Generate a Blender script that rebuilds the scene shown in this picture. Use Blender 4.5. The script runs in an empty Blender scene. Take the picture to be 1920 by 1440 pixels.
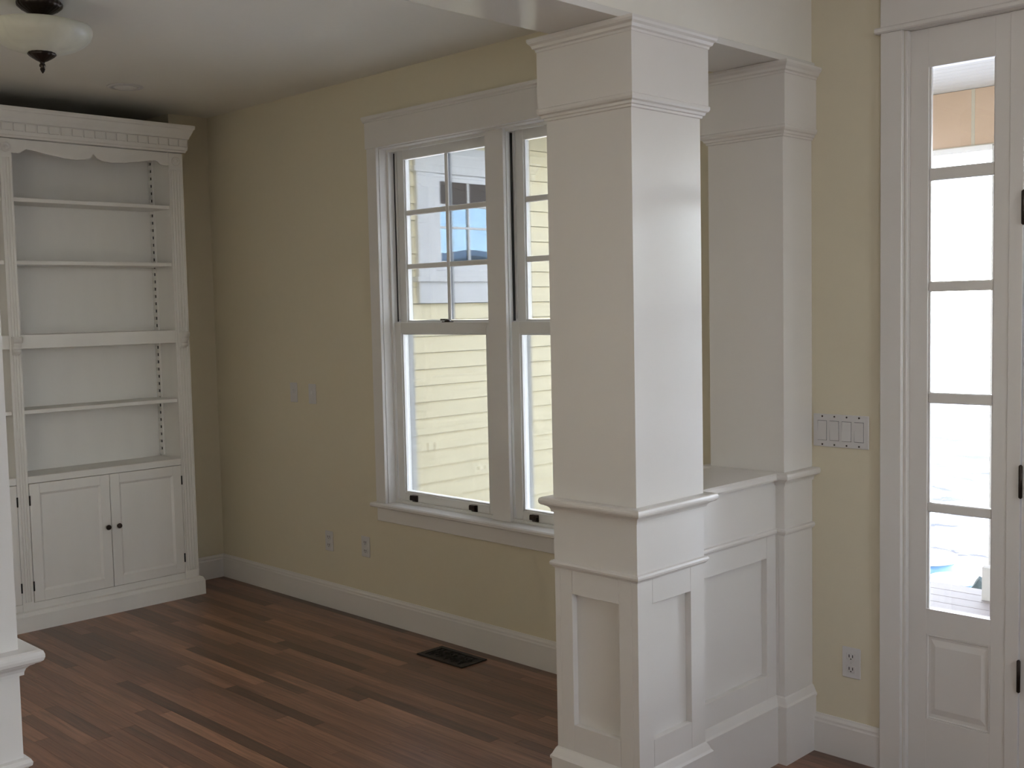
import bpy, bmesh, math, random
from mathutils import Vector, Matrix
random.seed(7)
S = bpy.context.scene
COL = S.collection

# ------------------------------------------------------------------ camera, sky, sun, big lights, exposure
cam_d = bpy.data.cameras.new('camera')
cam = bpy.data.objects.new('camera', cam_d); COL.objects.link(cam)
R_ = Vector((0.70993995, 0.7039547, -0.02080979)); U_ = Vector((-0.03372212, 0.0634936, 0.99741234)); F_ = Vector((-0.7034544, 0.70740112, -0.06881549))
cam.matrix_world = Matrix(((R_.x, U_.x, -F_.x, 6.0009), (R_.y, U_.y, -F_.y, -3.5066), (R_.z, U_.z, -F_.z, 1.6012), (0, 0, 0, 1)))
cam_d.sensor_fit = 'HORIZONTAL'; cam_d.sensor_width = 36.0; cam_d.lens = 2087.4 / 1920 * 36
cam_d.clip_start = 0.05; cam_d.clip_end = 2000
S.camera = cam
S.cycles.sample_clamp_indirect = 6.0

W = bpy.data.worlds.new('sky_world'); S.world = W; W.use_nodes = True
wn = W.node_tree.nodes; wl = W.node_tree.links
sky = wn.new('ShaderNodeTexSky'); sky.sky_type = 'NISHITA'; sky.sun_disc = False
sky.sun_elevation = math.radians(42); sky.sun_rotation = math.radians(195); sky.altitude = 1400; sky.air_density = 1.0; sky.dust_density = 0.6
wn['Background'].inputs['Strength'].default_value = 2.5
hs = wn.new('ShaderNodeHueSaturation'); hs.inputs['Saturation'].default_value = .42
wl.new(sky.outputs['Color'], hs.inputs['Color']); wb = wn.new('ShaderNodeMix'); wb.data_type = 'RGBA'; wb.blend_type = 'MULTIPLY'; wb.inputs['Factor'].default_value = 1; wb.inputs['B'].default_value = (1.045, 1.0, 1.0, 1)
wl.new(hs.outputs['Color'], wb.inputs['A']); wl.new(wb.outputs['Result'], wn['Background'].inputs['Color'])

sd = bpy.data.lights.new('sun', 'SUN'); sd.energy = 5.0; sd.angle = math.radians(4); sd.color = (1, .96, .9)
sun = bpy.data.objects.new('sun', sd); COL.objects.link(sun)
sun.rotation_euler = Vector((.28, .96, -.95)).to_track_quat('-Z', 'Y').to_euler()

def area(name, loc, direction, sx, sy, power, color):
    d = bpy.data.lights.new(name, 'AREA'); d.shape = 'RECTANGLE'; d.size = sx; d.size_y = sy; d.energy = power; d.color = color
    o = bpy.data.objects.new(name, d); COL.objects.link(o); o.location = loc
    o.rotation_euler = Vector(direction).to_track_quat('-Z', 'Y').to_euler(); return o
# side light stands in for window daylight; rear and dining lights are added fills
area('daylight_side_window', (9.42, -2.2, 1.8), (-1, 0, 0), 1.1, 1.6, 1.0, (.93, .96, 1.0))
area('rear_fill_light', (6.6, -8.92, 1.8), (0, 1, 0), 2.4, 1.6, 21, (1.0, .96, .90))  # added unseen fill in front of the solid rear wall
area('dining_fill_light', (2.9, -3.45, 1.55), (-1, .3, 0), 1.1, 1.5, 6, (1.0, .95, .90))  # added unseen fill aimed at the bookcase; no window here
pd_ = bpy.data.lights.new('entry_fill_light', 'POINT'); pd_.energy = 12.5; pd_.shadow_soft_size = .16; pd_.color = (1.0, .97, .95)  # added unseen fill to lift the foyer, without any fixture
po_ = bpy.data.objects.new('entry_fill_light', pd_); COL.objects.link(po_); po_.location = (5.75, -1.75, 2.52)

S.view_settings.view_transform = 'Standard'; S.view_settings.look = 'None'; S.view_settings.exposure = 0.1; S.view_settings.gamma = 1.0
S.view_settings.use_curve_mapping = False

# ------------------------------------------------------------------ materials
def srgb(r, g, b):
    f = lambda c: (c / 255 / 12.92) if c <= 10.3 else ((c / 255 + .055) / 1.055) ** 2.4
    return (f(r), f(g), f(b), 1)
def nodes(name):
    m = bpy.data.materials.new(name); m.use_nodes = True
    return m, m.node_tree.nodes, m.node_tree.links, m.node_tree.nodes['Principled BSDF']
def paint(name, col, rough=.4, vary=.03, bump=.02, scale=30, spec=.5, metallic=0.0, stretch=None):
    m, n, l, p = nodes(name)
    geo = n.new('ShaderNodeNewGeometry'); tx = n.new('ShaderNodeTexNoise'); tx.inputs['Scale'].default_value = scale; tx.inputs['Detail'].default_value = 4
    src = geo.outputs['Position']
    if stretch:
        mp = n.new('ShaderNodeMapping'); mp.inputs['Scale'].default_value = stretch; l.new(src, mp.inputs['Vector']); src = mp.outputs['Vector']
    l.new(src, tx.inputs['Vector'])
    mx = n.new('ShaderNodeMix'); mx.data_type = 'RGBA'
    c1 = [max(0, c * (1 - vary)) for c in col[:3]] + [1]; c2 = [min(1, c * (1 + vary)) for c in col[:3]] + [1]
    mx.inputs['A'].default_value = c1; mx.inputs['B'].default_value = c2
    l.new(tx.outputs['Fac'], mx.inputs['Factor']); l.new(mx.outputs['Result'], p.inputs['Base Color'])
    p.inputs['Roughness'].default_value = rough; p.inputs['Specular IOR Level'].default_value = spec; p.inputs['Metallic'].default_value = metallic
    if bump:
        t2 = n.new('ShaderNodeTexNoise'); t2.inputs['Scale'].default_value = scale * 8; l.new(src, t2.inputs['Vector'])
        b = n.new('ShaderNodeBump'); b.inputs['Strength'].default_value = bump; b.inputs['Distance'].default_value = .004
        l.new(t2.outputs['Fac'], b.inputs['Height']); l.new(b.outputs['Normal'], p.inputs['Normal'])
    return m
M = {}
M['wall'] = paint('cream_wall_paint', (.75, .685, .53, 1), .65, .015, .06, 25)
M['ceiling'] = paint('ceiling_paint', (.86, .835, .77, 1), .75, .015, .06, 25)
M['trim'] = paint('semi_gloss_white_trim', (.80, .772, .74, 1), .28, .012, .01, 12)
M['gloss'] = paint('gloss_white_soffit', (.78, .765, .73, 1), .16, .012, .004, 8)
M['cabinet'] = paint('distressed_white_cabinet', (.85, .83, .79, 1), .42, .05, .03, 9, stretch=(1, 1, .25))
M['vinyl'] = paint('white_window_vinyl', (.80, .79, .76, 1), .35, .012, 0, 12)
M['plate'] = paint('white_plastic_plate', (.70, .68, .67, 1), .3, .01, 0, 12)
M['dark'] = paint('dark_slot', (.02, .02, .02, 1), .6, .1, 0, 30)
M['bronze'] = paint('oil_rubbed_bronze', (.045, .035, .03, 1), .32, .3, .03, 60, metallic=.8)
M['blackmetal'] = paint('black_iron', (.02, .02, .02, 1), .45, .2, .02, 60, metallic=.6)
M['register'] = paint('dark_bronze_register', (.022, .02, .016, 1), .5, .3, .02, 80, metallic=.4)
M['deck'] = paint('weathered_pale_deck', (.175, .15, .143, 1), .7, .14, .15, 14, stretch=(.15, 3, 1))
M['ply'] = paint('raw_tan_sheathing', (.44, .32, .24, 1), .8, .10, .08, 5, stretch=(.6, 1, 1))
M['tape'] = paint('pale_seam_sealant', (.40, .36, .30, 1), .7, .05, .05, 40)
M['outtrim'] = paint('exterior_white_trim', (.74, .74, .73, 1), .55, .02, .03, 14)
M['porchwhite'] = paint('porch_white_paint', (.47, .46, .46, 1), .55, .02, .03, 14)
M['siding'] = paint('pale_yellow_siding', (.90, .80, .54, 1), .6, .035, .10, 5, stretch=(1, .12, 3))
M['snow'] = paint('snow', (.88, .90, .95, 1), .6, .03, .35, 3, spec=.3)
def ground_mat():
    m, n, l, p = nodes('patchy_snow_and_gravel')
    geo = n.new('ShaderNodeNewGeometry'); a = n.new('ShaderNodeTexNoise'); a.inputs['Scale'].default_value = 1.6; a.inputs['Detail'].default_value = 7; a.inputs['Roughness'].default_value = .62
    mp = n.new('ShaderNodeMapping'); mp.inputs['Scale'].default_value = (.7, 1.6, 1); l.new(geo.outputs['Position'], mp.inputs['Vector']); l.new(mp.outputs['Vector'], a.inputs['Vector'])
    r = n.new('ShaderNodeValToRGB'); r.color_ramp.elements[0].position = .44; r.color_ramp.elements[0].color = (.07, .07, .08, 1); r.color_ramp.elements[1].position = .56; r.color_ramp.elements[1].color = (.86, .88, .92, 1)
    l.new(a.outputs['Fac'], r.inputs['Fac']); l.new(r.outputs['Color'], p.inputs['Base Color']); p.inputs['Roughness'].default_value = .75
    b = n.new('ShaderNodeBump'); b.inputs['Strength'].default_value = .5; b.inputs['Distance'].default_value = .03; l.new(a.outputs['Fac'], b.inputs['Height']); l.new(b.outputs['Normal'], p.inputs['Normal'])
    return m
M['ground'] = ground_mat()
M['lid'] = paint('white_lid', (.84, .85, .86, 1), .5, .04, .05, 12)
M['tub'] = paint('blue_tub', (.12, .25, .42, 1), .45, .08, .04, 12)
M['stone_lap_shade'] = paint('wet_stone_and_lap_shade', (.05, .07, .07, 1), .7, .3, .4, 9)
M['hill'] = paint('blue_grey_hills', (.16, .19, .20, 1), .9, .3, 0, .02)
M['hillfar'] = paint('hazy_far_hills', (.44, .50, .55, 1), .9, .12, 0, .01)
M['roof'] = paint('roof_shingle', (.12, .11, .10, 1), .85, .25, .2, 6)
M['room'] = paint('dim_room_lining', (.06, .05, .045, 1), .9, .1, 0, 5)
M['dark_reflection'] = paint('painted_dark_brown_reflection', (.085, .07, .062, 1), .55, .08, 0, 5, spec=.15)  # opaque brown paints a dark reflection into the top panes
M['spacer_gap_shade'] = paint('grey_spacer_and_gap_shade', (.10, .10, .105, 1), .5, .05, 0, 20)
M['bulb'] = paint('lamp_bulb_glass', (.85, .84, .80, 1), .3, .01, 0, 10)
def alabaster():
    m, n, l, p = nodes('alabaster_glass')
    geo = n.new('ShaderNodeNewGeometry'); tx = n.new('ShaderNodeTexNoise'); tx.inputs['Scale'].default_value = 9; tx.inputs['Distortion'].default_value = 1.5
    l.new(geo.outputs['Position'], tx.inputs['Vector']); r = n.new('ShaderNodeValToRGB')
    r.color_ramp.elements[0].color = (.60, .59, .50, 1); r.color_ramp.elements[1].color = (.82, .82, .70, 1)
    l.new(tx.outputs['Fac'], r.inputs['Fac']); l.new(r.outputs['Color'], p.inputs['Base Color'])
    p.inputs['Roughness'].default_value = .3; p.inputs['Subsurface Weight'].default_value = .3; p.inputs['Subsurface Radius'].default_value = (.03, .03, .025); p.inputs['Subsurface Scale'].default_value = .5
    return m
M['alabaster'] = alabaster()
def pane_mat(name, boost, tint, refl=(1, 1, 1, 1)):
    m, n, l, p = nodes(name)
    n.remove(p); out = n['Material Output']
    fr = n.new('ShaderNodeFresnel'); fr.inputs['IOR'].default_value = 1.5
    mu = n.new('ShaderNodeMath'); mu.operation = 'MULTIPLY_ADD'; mu.inputs[1].default_value = .9; mu.inputs[2].default_value = boost; l.new(fr.outputs['Fac'], mu.inputs[0])
    t = n.new('ShaderNodeBsdfTransparent'); t.inputs['Color'].default_value = tint
    g = n.new('ShaderNodeBsdfGlossy'); g.inputs['Roughness'].default_value = .0; g.inputs['Color'].default_value = refl
    nz = n.new('ShaderNodeTexNoise'); nz.inputs['Scale'].default_value = 1.2; b = n.new('ShaderNodeBump'); b.inputs['Strength'].default_value = .004; l.new(nz.outputs['Fac'], b.inputs['Height']); l.new(b.outputs['Normal'], g.inputs['Normal'])
    mx = n.new('ShaderNodeMixShader'); l.new(mu.outputs['Value'], mx.inputs['Fac']); l.new(t.outputs['BSDF'], mx.inputs[1]); l.new(g.outputs['BSDF'], mx.inputs[2]); l.new(mx.outputs['Shader'], out.inputs['Surface'])
    return m
M['pane'] = pane_mat('clear_window_glass', .0, (.97, .985, .975, 1))
M['coated'] = pane_mat('coated_window_glass', .30, (.5, .5, .48, 1), (.40, .58, .80, 1))
def plank_mat():
    m, n, l, p = nodes('stained_oak_plank')
    geo = n.new('ShaderNodeNewGeometry'); oi = n.new('ShaderNodeObjectInfo')
    ad = n.new('ShaderNodeMath'); ad.operation = 'ADD'; l.new(geo.outputs['Random Per Island'], ad.inputs[0]); l.new(oi.outputs['Random'], ad.inputs[1])
    fr = n.new('ShaderNodeMath'); fr.operation = 'FRACT'; l.new(ad.outputs[0], fr.inputs[0])
    ramp = n.new('ShaderNodeValToRGB'); cr = ramp.color_ramp
    cr.elements[0].position = 0; cr.elements[0].color = (.095, .052, .036, 1)
    for pos, c in ((.16, (.170, .090, .060, 1)), (.45, (.235, .118, .076, 1)), (.75, (.280, .142, .090, 1))):
        e = cr.elements.new(pos); e.color = c
    cr.elements[-1].position = 1; cr.elements[-1].color = (.36, .187, .115, 1)
    l.new(fr.outputs[0], ramp.inputs['Fac'])
    off = n.new('ShaderNodeVectorMath'); off.operation = 'MULTIPLY_ADD'; off.inputs[1].default_value = (1.6, 34, 1)
    cmb = n.new('ShaderNodeMath'); cmb.operation = 'MULTIPLY'; cmb.inputs[1].default_value = 50; l.new(fr.outputs[0], cmb.inputs[0])
    l.new(geo.outputs['Position'], off.inputs[0]); l.new(cmb.outputs[0], off.inputs[2])
    nz = n.new('ShaderNodeTexNoise'); nz.inputs['Scale'].default_value = 2.2; nz.inputs['Detail'].default_value = 6; nz.inputs['Distortion'].default_value = .8; l.new(off.outputs[0], nz.inputs['Vector'])
    g = n.new('ShaderNodeMapRange'); g.inputs['From Min'].default_value = .3; g.inputs['From Max'].default_value = .7; g.inputs['To Min'].default_value = .62; g.inputs['To Max'].default_value = 1.25; l.new(nz.outputs['Fac'], g.inputs['Value'])
    mx = n.new('ShaderNodeVectorMath'); mx.operation = 'SCALE'; l.new(ramp.outputs['Color'], mx.inputs[0]); l.new(g.outputs['Result'], mx.inputs['Scale']); l.new(mx.outputs[0], p.inputs['Base Color'])
    rr = n.new('ShaderNodeMapRange'); rr.inputs['To Min'].default_value = .26; rr.inputs['To Max'].default_value = .42; l.new(nz.outputs['Fac'], rr.inputs['Value']); l.new(rr.outputs['Result'], p.inputs['Roughness'])
    b = n.new('ShaderNodeBump'); b.inputs['Strength'].default_value = .05; b.inputs['Distance'].default_value = .002; l.new(nz.outputs['Fac'], b.inputs['Height']); l.new(b.outputs['Normal'], p.inputs['Normal'])
    return m
M['plank'] = plank_mat()

# ------------------------------------------------------------------ helpers
ORG = {}
def box(bm, x0, x1, y0, y1, z0, z1, bev=0.0):
    v = [bm.verts.new(c) for c in ((x0, y0, z0), (x1, y0, z0), (x1, y1, z0), (x0, y1, z0), (x0, y0, z1), (x1, y0, z1), (x1, y1, z1), (x0, y1, z1))]
    fs = [bm.faces.new([v[i] for i in q]) for q in ((3, 2, 1, 0), (4, 5, 6, 7), (0, 1, 5, 4), (1, 2, 6, 5), (2, 3, 7, 6), (3, 0, 4, 7))]
    if bev:
        es = list({e for f in fs for e in f.edges})
        bmesh.ops.bevel(bm, geom=es, offset=bev, segments=1, affect='EDGES')
    return bm
def boxes(lst, bev=0.0):
    bm = bmesh.new()
    for b in lst: box(bm, *b[:6], bev if len(b) < 7 else b[6])
    return bm
def prism(bm, pts, axis, a, b):
    """closed outline pts (2D) extruded along axis from a to b; 2D axes are the two others in order"""
    def P(p, t):
        q = [0, 0, 0]; q[axis] = t; o = [i for i in range(3) if i != axis]; q[o[0]] = p[0]; q[o[1]] = p[1]; return q
    A = [bm.verts.new(P(p, a)) for p in pts]; B = [bm.verts.new(P(p, b)) for p in pts]; n = len(pts)
    bm.faces.new(A[::-1]); bm.faces.new(B)
    for i in range(n): bm.faces.new((A[i], A[(i + 1) % n], B[(i + 1) % n], B[i]))
    bmesh.ops.recalc_face_normals(bm, faces=bm.faces[:]); return bm
def sweep(rect, prof, sides=(1, 1, 1, 1), bm=None):
    """mitred moulding: rings around rect (x0,x1,y0,y1) for each (offset, z); sides = grow at -x,+x,-y,+y"""
    bm = bm or bmesh.new(); x0, x1, y0, y1 = rect; rings = []
    for o, z in prof:
        a, b, c, d = x0 - o * sides[0], x1 + o * sides[1], y0 - o * sides[2], y1 + o * sides[3]
        rings.append([bm.verts.new(q) for q in ((a, c, z), (b, c, z), (b, d, z), (a, d, z))])
    for r, s in zip(rings, rings[1:]):
        for i in range(4): bm.faces.new((r[i], r[(i + 1) % 4], s[(i + 1) % 4], s[i]))
    bm.faces.new(rings[0][::-1]); bm.faces.new(rings[-1])
    bmesh.ops.recalc_face_normals(bm, faces=bm.faces[:]); return bm
def lathe(c, prof, n=32, bm=None, ribs=0, amp=0.0, axis=2):
    bm = bm or bmesh.new(); rings = []
    for r, z in prof:
        ring = []
        for i in range(n):
            t = 2 * math.pi * i / n; rr = max(r, 1e-4) * (1 + (amp * math.cos(ribs * t) if ribs else 0))
            q = (rr * math.cos(t), rr * math.sin(t), z)
            if axis == 0: q = (z, q[0], q[1])
            if axis == 1: q = (q[0], z, q[1])
            ring.append(bm.verts.new((c[0] + q[0], c[1] + q[1], c[2] + q[2])))
        rings.append(ring)
    for r, s in zip(rings, rings[1:]):
        for i in range(n): bm.faces.new((r[i], r[(i + 1) % n], s[(i + 1) % n], s[i]))
    bm.faces.new(rings[0][::-1]); bm.faces.new(rings[-1])
    bmesh.ops.recalc_face_normals(bm, faces=bm.faces[:])
    for f in bm.faces: f.smooth = len(f.verts) == 4
    return bm
def tube(bm, pts, r, n=6):
    rings = []
    for i, p in enumerate(pts):
        p = Vector(p); d = (Vector(pts[min(i + 1, len(pts) - 1)]) - Vector(pts[max(i - 1, 0)])).normalized()
        u = d.orthogonal().normalized() if abs(d.z) > .9 else d.cross(Vector((0, 0, 1))).normalized(); v = d.cross(u)
        rings.append([bm.verts.new(p + r * (math.cos(2 * math.pi * k / n) * u + math.sin(2 * math.pi * k / n) * v)) for k in range(n)])
    for a, b in zip(rings, rings[1:]):
        for k in range(n): bm.faces.new((a[k], a[(k + 1) % n], b[(k + 1) % n], b[k]))
    bm.faces.new(rings[0][::-1]); bm.faces.new(rings[-1]); bmesh.ops.recalc_face_normals(bm, faces=bm.faces[:]); return bm
def link_mesh(name, me, mat, parent=None):
    o = bpy.data.objects.new(name, me); COL.objects.link(o)
    if parent: o.parent = parent; ORG[o.name] = ORG.get(parent.name, Vector())
    return o
def obj(name, bm, mat, parent=None, label=None):
    me = bpy.data.meshes.new(name)
    if parent: bmesh.ops.translate(bm, verts=bm.verts[:], vec=-ORG[parent.name])
    bm.to_mesh(me); bm.free(); me.materials.append(M[mat])
    o = link_mesh(name, me, mat, parent)
    if not parent: ORG[o.name] = Vector()
    if label: o['label'] = label
    return o
def tag(o, label, cat, group=None):
    o['label'] = label; o['category'] = cat
    if group: o['group'] = group
    return o
def empty(name, loc):
    o = bpy.data.objects.new(name, None); COL.objects.link(o); o.location = loc; o.empty_display_size = .1; ORG[o.name] = Vector(loc); return o
def thing(name, label, cat, loc, group=None): return tag(empty(name, loc), label, cat, group)
def struct(name, bm=None, mat=None, loc=(0, 0, 0), label=None):
    o = obj(name, bm, mat) if bm else empty(name, loc)
    o['kind'] = 'structure'
    if label: o['label'] = label
    return o
def copy_tree(o, parent=None):
    c = o.copy(); COL.objects.link(c)
    if parent: c.parent = parent
    for ch in list(o.children): copy_tree(ch, c)
    return c

H = 2.7605
# ------------------------------------------------------------------ room shell
fl = struct('floor', boxes([(-.15, 9.65, -9.15, .15, -.12, -.019)]), 'dark', label='dark stained oak strip floor of the dining room and foyer')
struct('ceiling', boxes([(-.85, 9.65, -9.15, .15, H, H + .12)]), 'ceiling', label='plain white painted ceiling')
WIN = (1.600, 3.200, .600, 2.412)
DR = (4.335, 5.70, -.02, 2.475)
struct('wall_front', boxes([(-.15, WIN[0], 0, .15, -.02, H), (WIN[0], WIN[1], 0, .15, -.02, WIN[2]), (WIN[0], WIN[1], 0, .15, WIN[3], H), (WIN[1], DR[0], 0, .15, -.02, H), (DR[0], DR[1], 0, .15, DR[3], H), (DR[1], 9.65, 0, .15, -.02, H)]), 'wall', label='cream painted front wall with the double window and the entry')
struct('wall_left', boxes([(-.15, 0, -3.75, 0, -.02, 2.55), (-.15, 0, -3.75, -2.27, 2.55, H), (-.15, 0, -.25, 0, 2.55, H), (-.80, -.70, -2.37, -.15, 2.45, H), (-.70, -.15, -2.37, -2.27, 2.45, H), (-.70, -.15, -.25, -.15, 2.45, H), (-.70, -.15, -2.27, -.25, 2.45, 2.55)]), 'wall', label='cream painted wall behind the white bookcase')  # niche over the bookcase is added to keep that gap dark
struct('wall_dining_rear', boxes([(-.15, 1.55, -3.75, -3.6, -.02, H), (1.55, 3.35, -3.75, -3.6, -.02, .65), (1.55, 3.35, -3.75, -3.6, 2.25, H), (3.35, 3.88, -3.75, -3.6, -.02, H)]), 'wall')
struct('wall_kitchen', boxes([(-.15, 3.9, -5.2, -5.1, -.02, H)]), 'wall')
struct('wall_living_left', boxes([(3.75, 3.88, -9.15, -3.75, -.02, H)]), 'wall')
struct('wall_rear', boxes([(3.75, 9.65, -9.15, -9.0, -.02, H)]), 'wall')
struct('wall_right', boxes([(9.5, 9.65, -9.0, -2.75, -.02, H), (9.5, 9.65, -2.75, -1.65, -.02, .95), (9.5, 9.65, -2.75, -1.65, 2.65, H), (9.5, 9.65, -1.65, 0, -.02, H)]), 'wall')
wr = struct('window_3', loc=(9.5, -2.2, .6))
obj('window_frame', boxes([(9.46, 9.56, -2.81, -2.71, 0.91, 2.71), (9.46, 9.56, -1.69, -1.59, 0.91, 2.71), (9.46, 9.56, -2.71, -1.69, 0.91, 0.99), (9.46, 9.56, -2.71, -1.69, 2.63, 2.71), (9.47, 9.54, -2.23, -2.17, 0.99, 2.63)], .004), 'trim', wr)
obj('pane', boxes([(9.515, 9.52, -2.71, -1.69, 0.99, 2.63)]), 'pane', wr)
# header over the opening: painted drop beam with a glossy white soffit board
struct('wall_header', boxes([(3.765, 4.000, -3.6, 0, 2.416, H)]), 'ceiling', label='painted drop header above the white columns')
struct('trim_1', boxes([(3.752, 4.012, -3.6, 0, 2.396, 2.416)], .001), 'gloss', label='glossy white soffit board under the header')
# baseboards
def base_prof(t=.015, h=.138): return [(0, 0), (t, 0), (t, h - .028), (t - .003, h - .022), (t - .003, h - .014), (t - .009, h - .006), (t - .011, h), (0, h)]
def baseboard(name, axis, a, b, at, sign):
    bm = bmesh.new()
    pts = [(at + sign * u, v) for u, v in base_prof()]
    prism(bm, pts, axis, a, b); return struct(name, bm, 'trim')
baseboard('baseboard_front', 0, .0, 3.70, 0, -1)
baseboard('baseboard_left', 1, -.315, -.0, 0, 1)
baseboard('baseboard_left', 1, -3.6, -2.27, 0, 1)
baseboard('baseboard_foyer', 0, 4.005, 4.262, 0, -1)
baseboard('baseboard_right', 0, 5.80, 9.5, 0, -1)
# floor planks
PW = .0572
def plank_mesh(L):
    bm = bmesh.new(); box(bm, 0, L, 0, PW - .0008, -.019, 0)
    me = bpy.data.meshes.new('plank'); bm.to_mesh(me); bm.free(); me.materials.append(M['plank']); return me
lens = [.42 + .075 * i for i in range(14)]
pm = [plank_mesh(L - .0008) for L in lens]
cnt = 0; rest = bmesh.new(); row = 0
y = -PW
while y > -3.6:
    xs = .26 if y < -.33 else .0
    x = xs - random.uniform(0, .5) * 0
    first = True
    while x < 3.74:
        k = random.randrange(14); L = lens[k]
        if first: L = random.choice((.2, .3, .45, .6, .8)); first = False; k = None
        if x + L > 3.6: L = 3.75 - x; k = None
        if y > -2.9 and cnt < 300:
            me = pm[k] if k is not None else plank_mesh(L - .0008)
            o = link_mesh('plank', me, 'plank', fl); o.location = (x, y, 0); cnt += 1
        else: box(rest, x, x + L - .0008, y, y + PW - .0008, -.019, 0)
        x += L
    y -= PW; row += 1
y = -PW
while y > -8.99:
    x = 3.75
    while x < 9.5:
        L = random.uniform(.5, 1.4)
        if x + L > 9.2: L = 9.5 - x
        box(rest, x, x + L - .0008, y, y + PW - .0008, -.019, 0); x += L
    y -= PW
rp = obj('plank_field', rest, 'plank', fl); rp['kind'] = 'stuff'

# ------------------------------------------------------------------ double window in the front wall
w1 = struct('window_1', loc=(2.4, 0, .6), label='white double hung double window with six light upper sashes')
obj('side_casing', boxes([(1.540, 1.615, -.018, 0, .625, 2.40)], .0015), 'trim', w1)
obj('side_casing', boxes([(3.185, 3.260, -.018, 0, .625, 2.40)], .0015), 'trim', w1)
obj('head_casing', boxes([(1.532, 3.268, -.021, 0, 2.40, 2.53)], .0015), 'trim', w1)
bm = bmesh.new(); prism(bm, [(0, 2.53), (-.023, 2.53), (-.025, 2.537), (-.031, 2.543), (-.033, 2.551), (-.033, 2.558), (0, 2.558)], 0, 1.522, 3.278); obj('head_cap', bm, 'trim', w1)
bm = bmesh.new(); prism(bm, [(.045, .625), (-.036, .625), (-.042, .619), (-.042, .609), (-.036, .603), (0, .603), (.045, .603)], 0, 1.515, 3.285); obj('window_stool', bm, 'trim', w1)
obj('apron', boxes([(1.545, 3.255, -.018, 0, .532, .603)], .002), 'trim', w1)
obj('jamb_liner', boxes([(1.600, 1.618, .0, .15, .60, 2.412), (3.182, 3.20, .0, .15, .60, 2.412), (1.618, 3.182, .0, .15, 2.394, 2.412), (1.618, 3.182, .046, .15, .60, .616)]), 'trim', w1)
obj('mullion', boxes([(2.342, 2.458, .028, .046, .625, 2.394), (2.352, 2.448, .046, .15, .616, 2.394)], .0015), 'trim', w1)
for (a, b) in ((1.618, 2.352), (2.448, 3.182)):
    obj('frame_stop', boxes([(a, a + .014, .046, .058, .625, 2.394), (b - .014, b, .046, .058, .625, 2.394), (a + .014, b - .014, .046, .058, 2.380, 2.394), (a + .014, b - .014, .046, .058, .616, .640),
                             (a, a + .020, .096 - .003, .096, 1.55, 2.394), (b - .020, b, .096 - .003, .096, 1.55, 2.394),
                             (a, a + .022, .134, .16, .616, 2.394), (b - .022, b, .134, .16, .616, 2.394), (a + .022, b - .022, .134, .16, 2.36, 2.394), (a + .022, b - .022, .134, .16, .616, .65)]), 'vinyl', w1)
    obj('exterior_casing', boxes([(a - .03, a + .012, .15, .178, .58, 2.43), (b - .012, b + .03, .15, .178, .58, 2.43), (a + .012, b - .012, .15, .178, 2.38, 2.43), (a + .012, b - .012, .15, .19, .57, .618)]), 'outtrim', w1)
    obj('track', boxes([(a + .0005, a + .006, .0905 if a < 2 else .083, .094, 1.54, 2.38)]), 'dark', w1)
    # lower sash
    l0, l1 = a + .012, b - .012
    s = obj('sash', boxes([(l0, l0 + .048, .059, .091, .618, 1.536), (l1 - .048, l1, .059, .091, .618, 1.536), (l0 + .048, l1 - .048, .059, .091, .618, .680), (l0 + .048, l1 - .048, .059, .091, 1.482, 1.536)], .002), 'vinyl', w1)
    obj('glazing_bead', boxes([(l0 + .048, l0 + .056, .066, .086, .680, 1.482), (l1 - .056, l1 - .048, .066, .086, .680, 1.482), (l0 + .056, l1 - .056, .066, .086, .680, .687), (l0 + .056, l1 - .056, .066, .086, 1.476, 1.482)], .001), 'vinyl', s)
    obj('pane', boxes([(l0 + .050, l1 - .050, 0.0805, .0845, .682, 1.480)]), 'pane', s)
    obj('gasket', boxes([(l0 + .0482, l0 + .0566, .0847, .0872, .684, 1.478)]), 'dark', s)
    for q in (.18, .79):
        lx = l0 + (l1 - l0) * q
        bm = bmesh.new(); box(bm, lx - .020, lx + .020, .053, .060, .640, .672, .002); prism(bm, [(.053, .672), (.040, .673), (.036, .668), (.036, .650), (.040, .648), (.043, .661), (.053, .662)], 0, lx - .018, lx + .018)
        obj('sash_lift', bm, 'bronze', s, 'dark bronze sash lift')
    cx = (l0 + l1) / 2 + .03
    bm = lathe((cx, .072, 1.536), [(.016, 0), (.016, .006), (.011, .012), (.0, .013)], 16); box(bm, cx - .044, cx + .006, .064, .078, 1.545, 1.552, .001); box(bm, cx - .028, cx + .028, .060, .085, 1.536, 1.540)
    obj('sash_lock', bm, 'bronze', s, 'dark bronze sash lock')
    # upper sash, two by three lights
    s = obj('sash', boxes([(l0 + .004, l0 + .054, .098, .130, 1.495, 2.392), (l1 - .054, l1 - .004, .098, .130, 1.495, 2.392), (l0 + .054, l1 - .054, .098, .130, 2.343, 2.392), (l0 + .054, l1 - .054, .098, .130, 1.495, 1.546)], .002), 'vinyl', w1)
    gx0, gx1 = l0 + .054, l1 - .054; mx = (gx0 + gx1) / 2 + .01
    obj('glazing_bead', boxes([(gx0, gx0 + .006, .106, .124, 1.546, 2.343), (gx1 - .006, gx1, .106, .124, 1.546, 2.343)], .001), 'vinyl', s)
    zr = (2.080, 1.814); hw = .011
    obj('gasket', boxes([(gx0 + .0002, gx0 + .0066, .1175, .1210, 1.548, 2.341)]), 'dark', s)
    obj('muntin', boxes([(mx - hw, mx + hw, .103, .1125, 1.546, 2.343)], .003), 'vinyl', s)
    for z in zr:
        for xa, xb in ((gx0, mx - hw), (mx + hw, gx1)): obj('muntin', boxes([(xa, xb, .104, .1125, z - .0125, z + .0125)], .003), 'vinyl', s)
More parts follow.
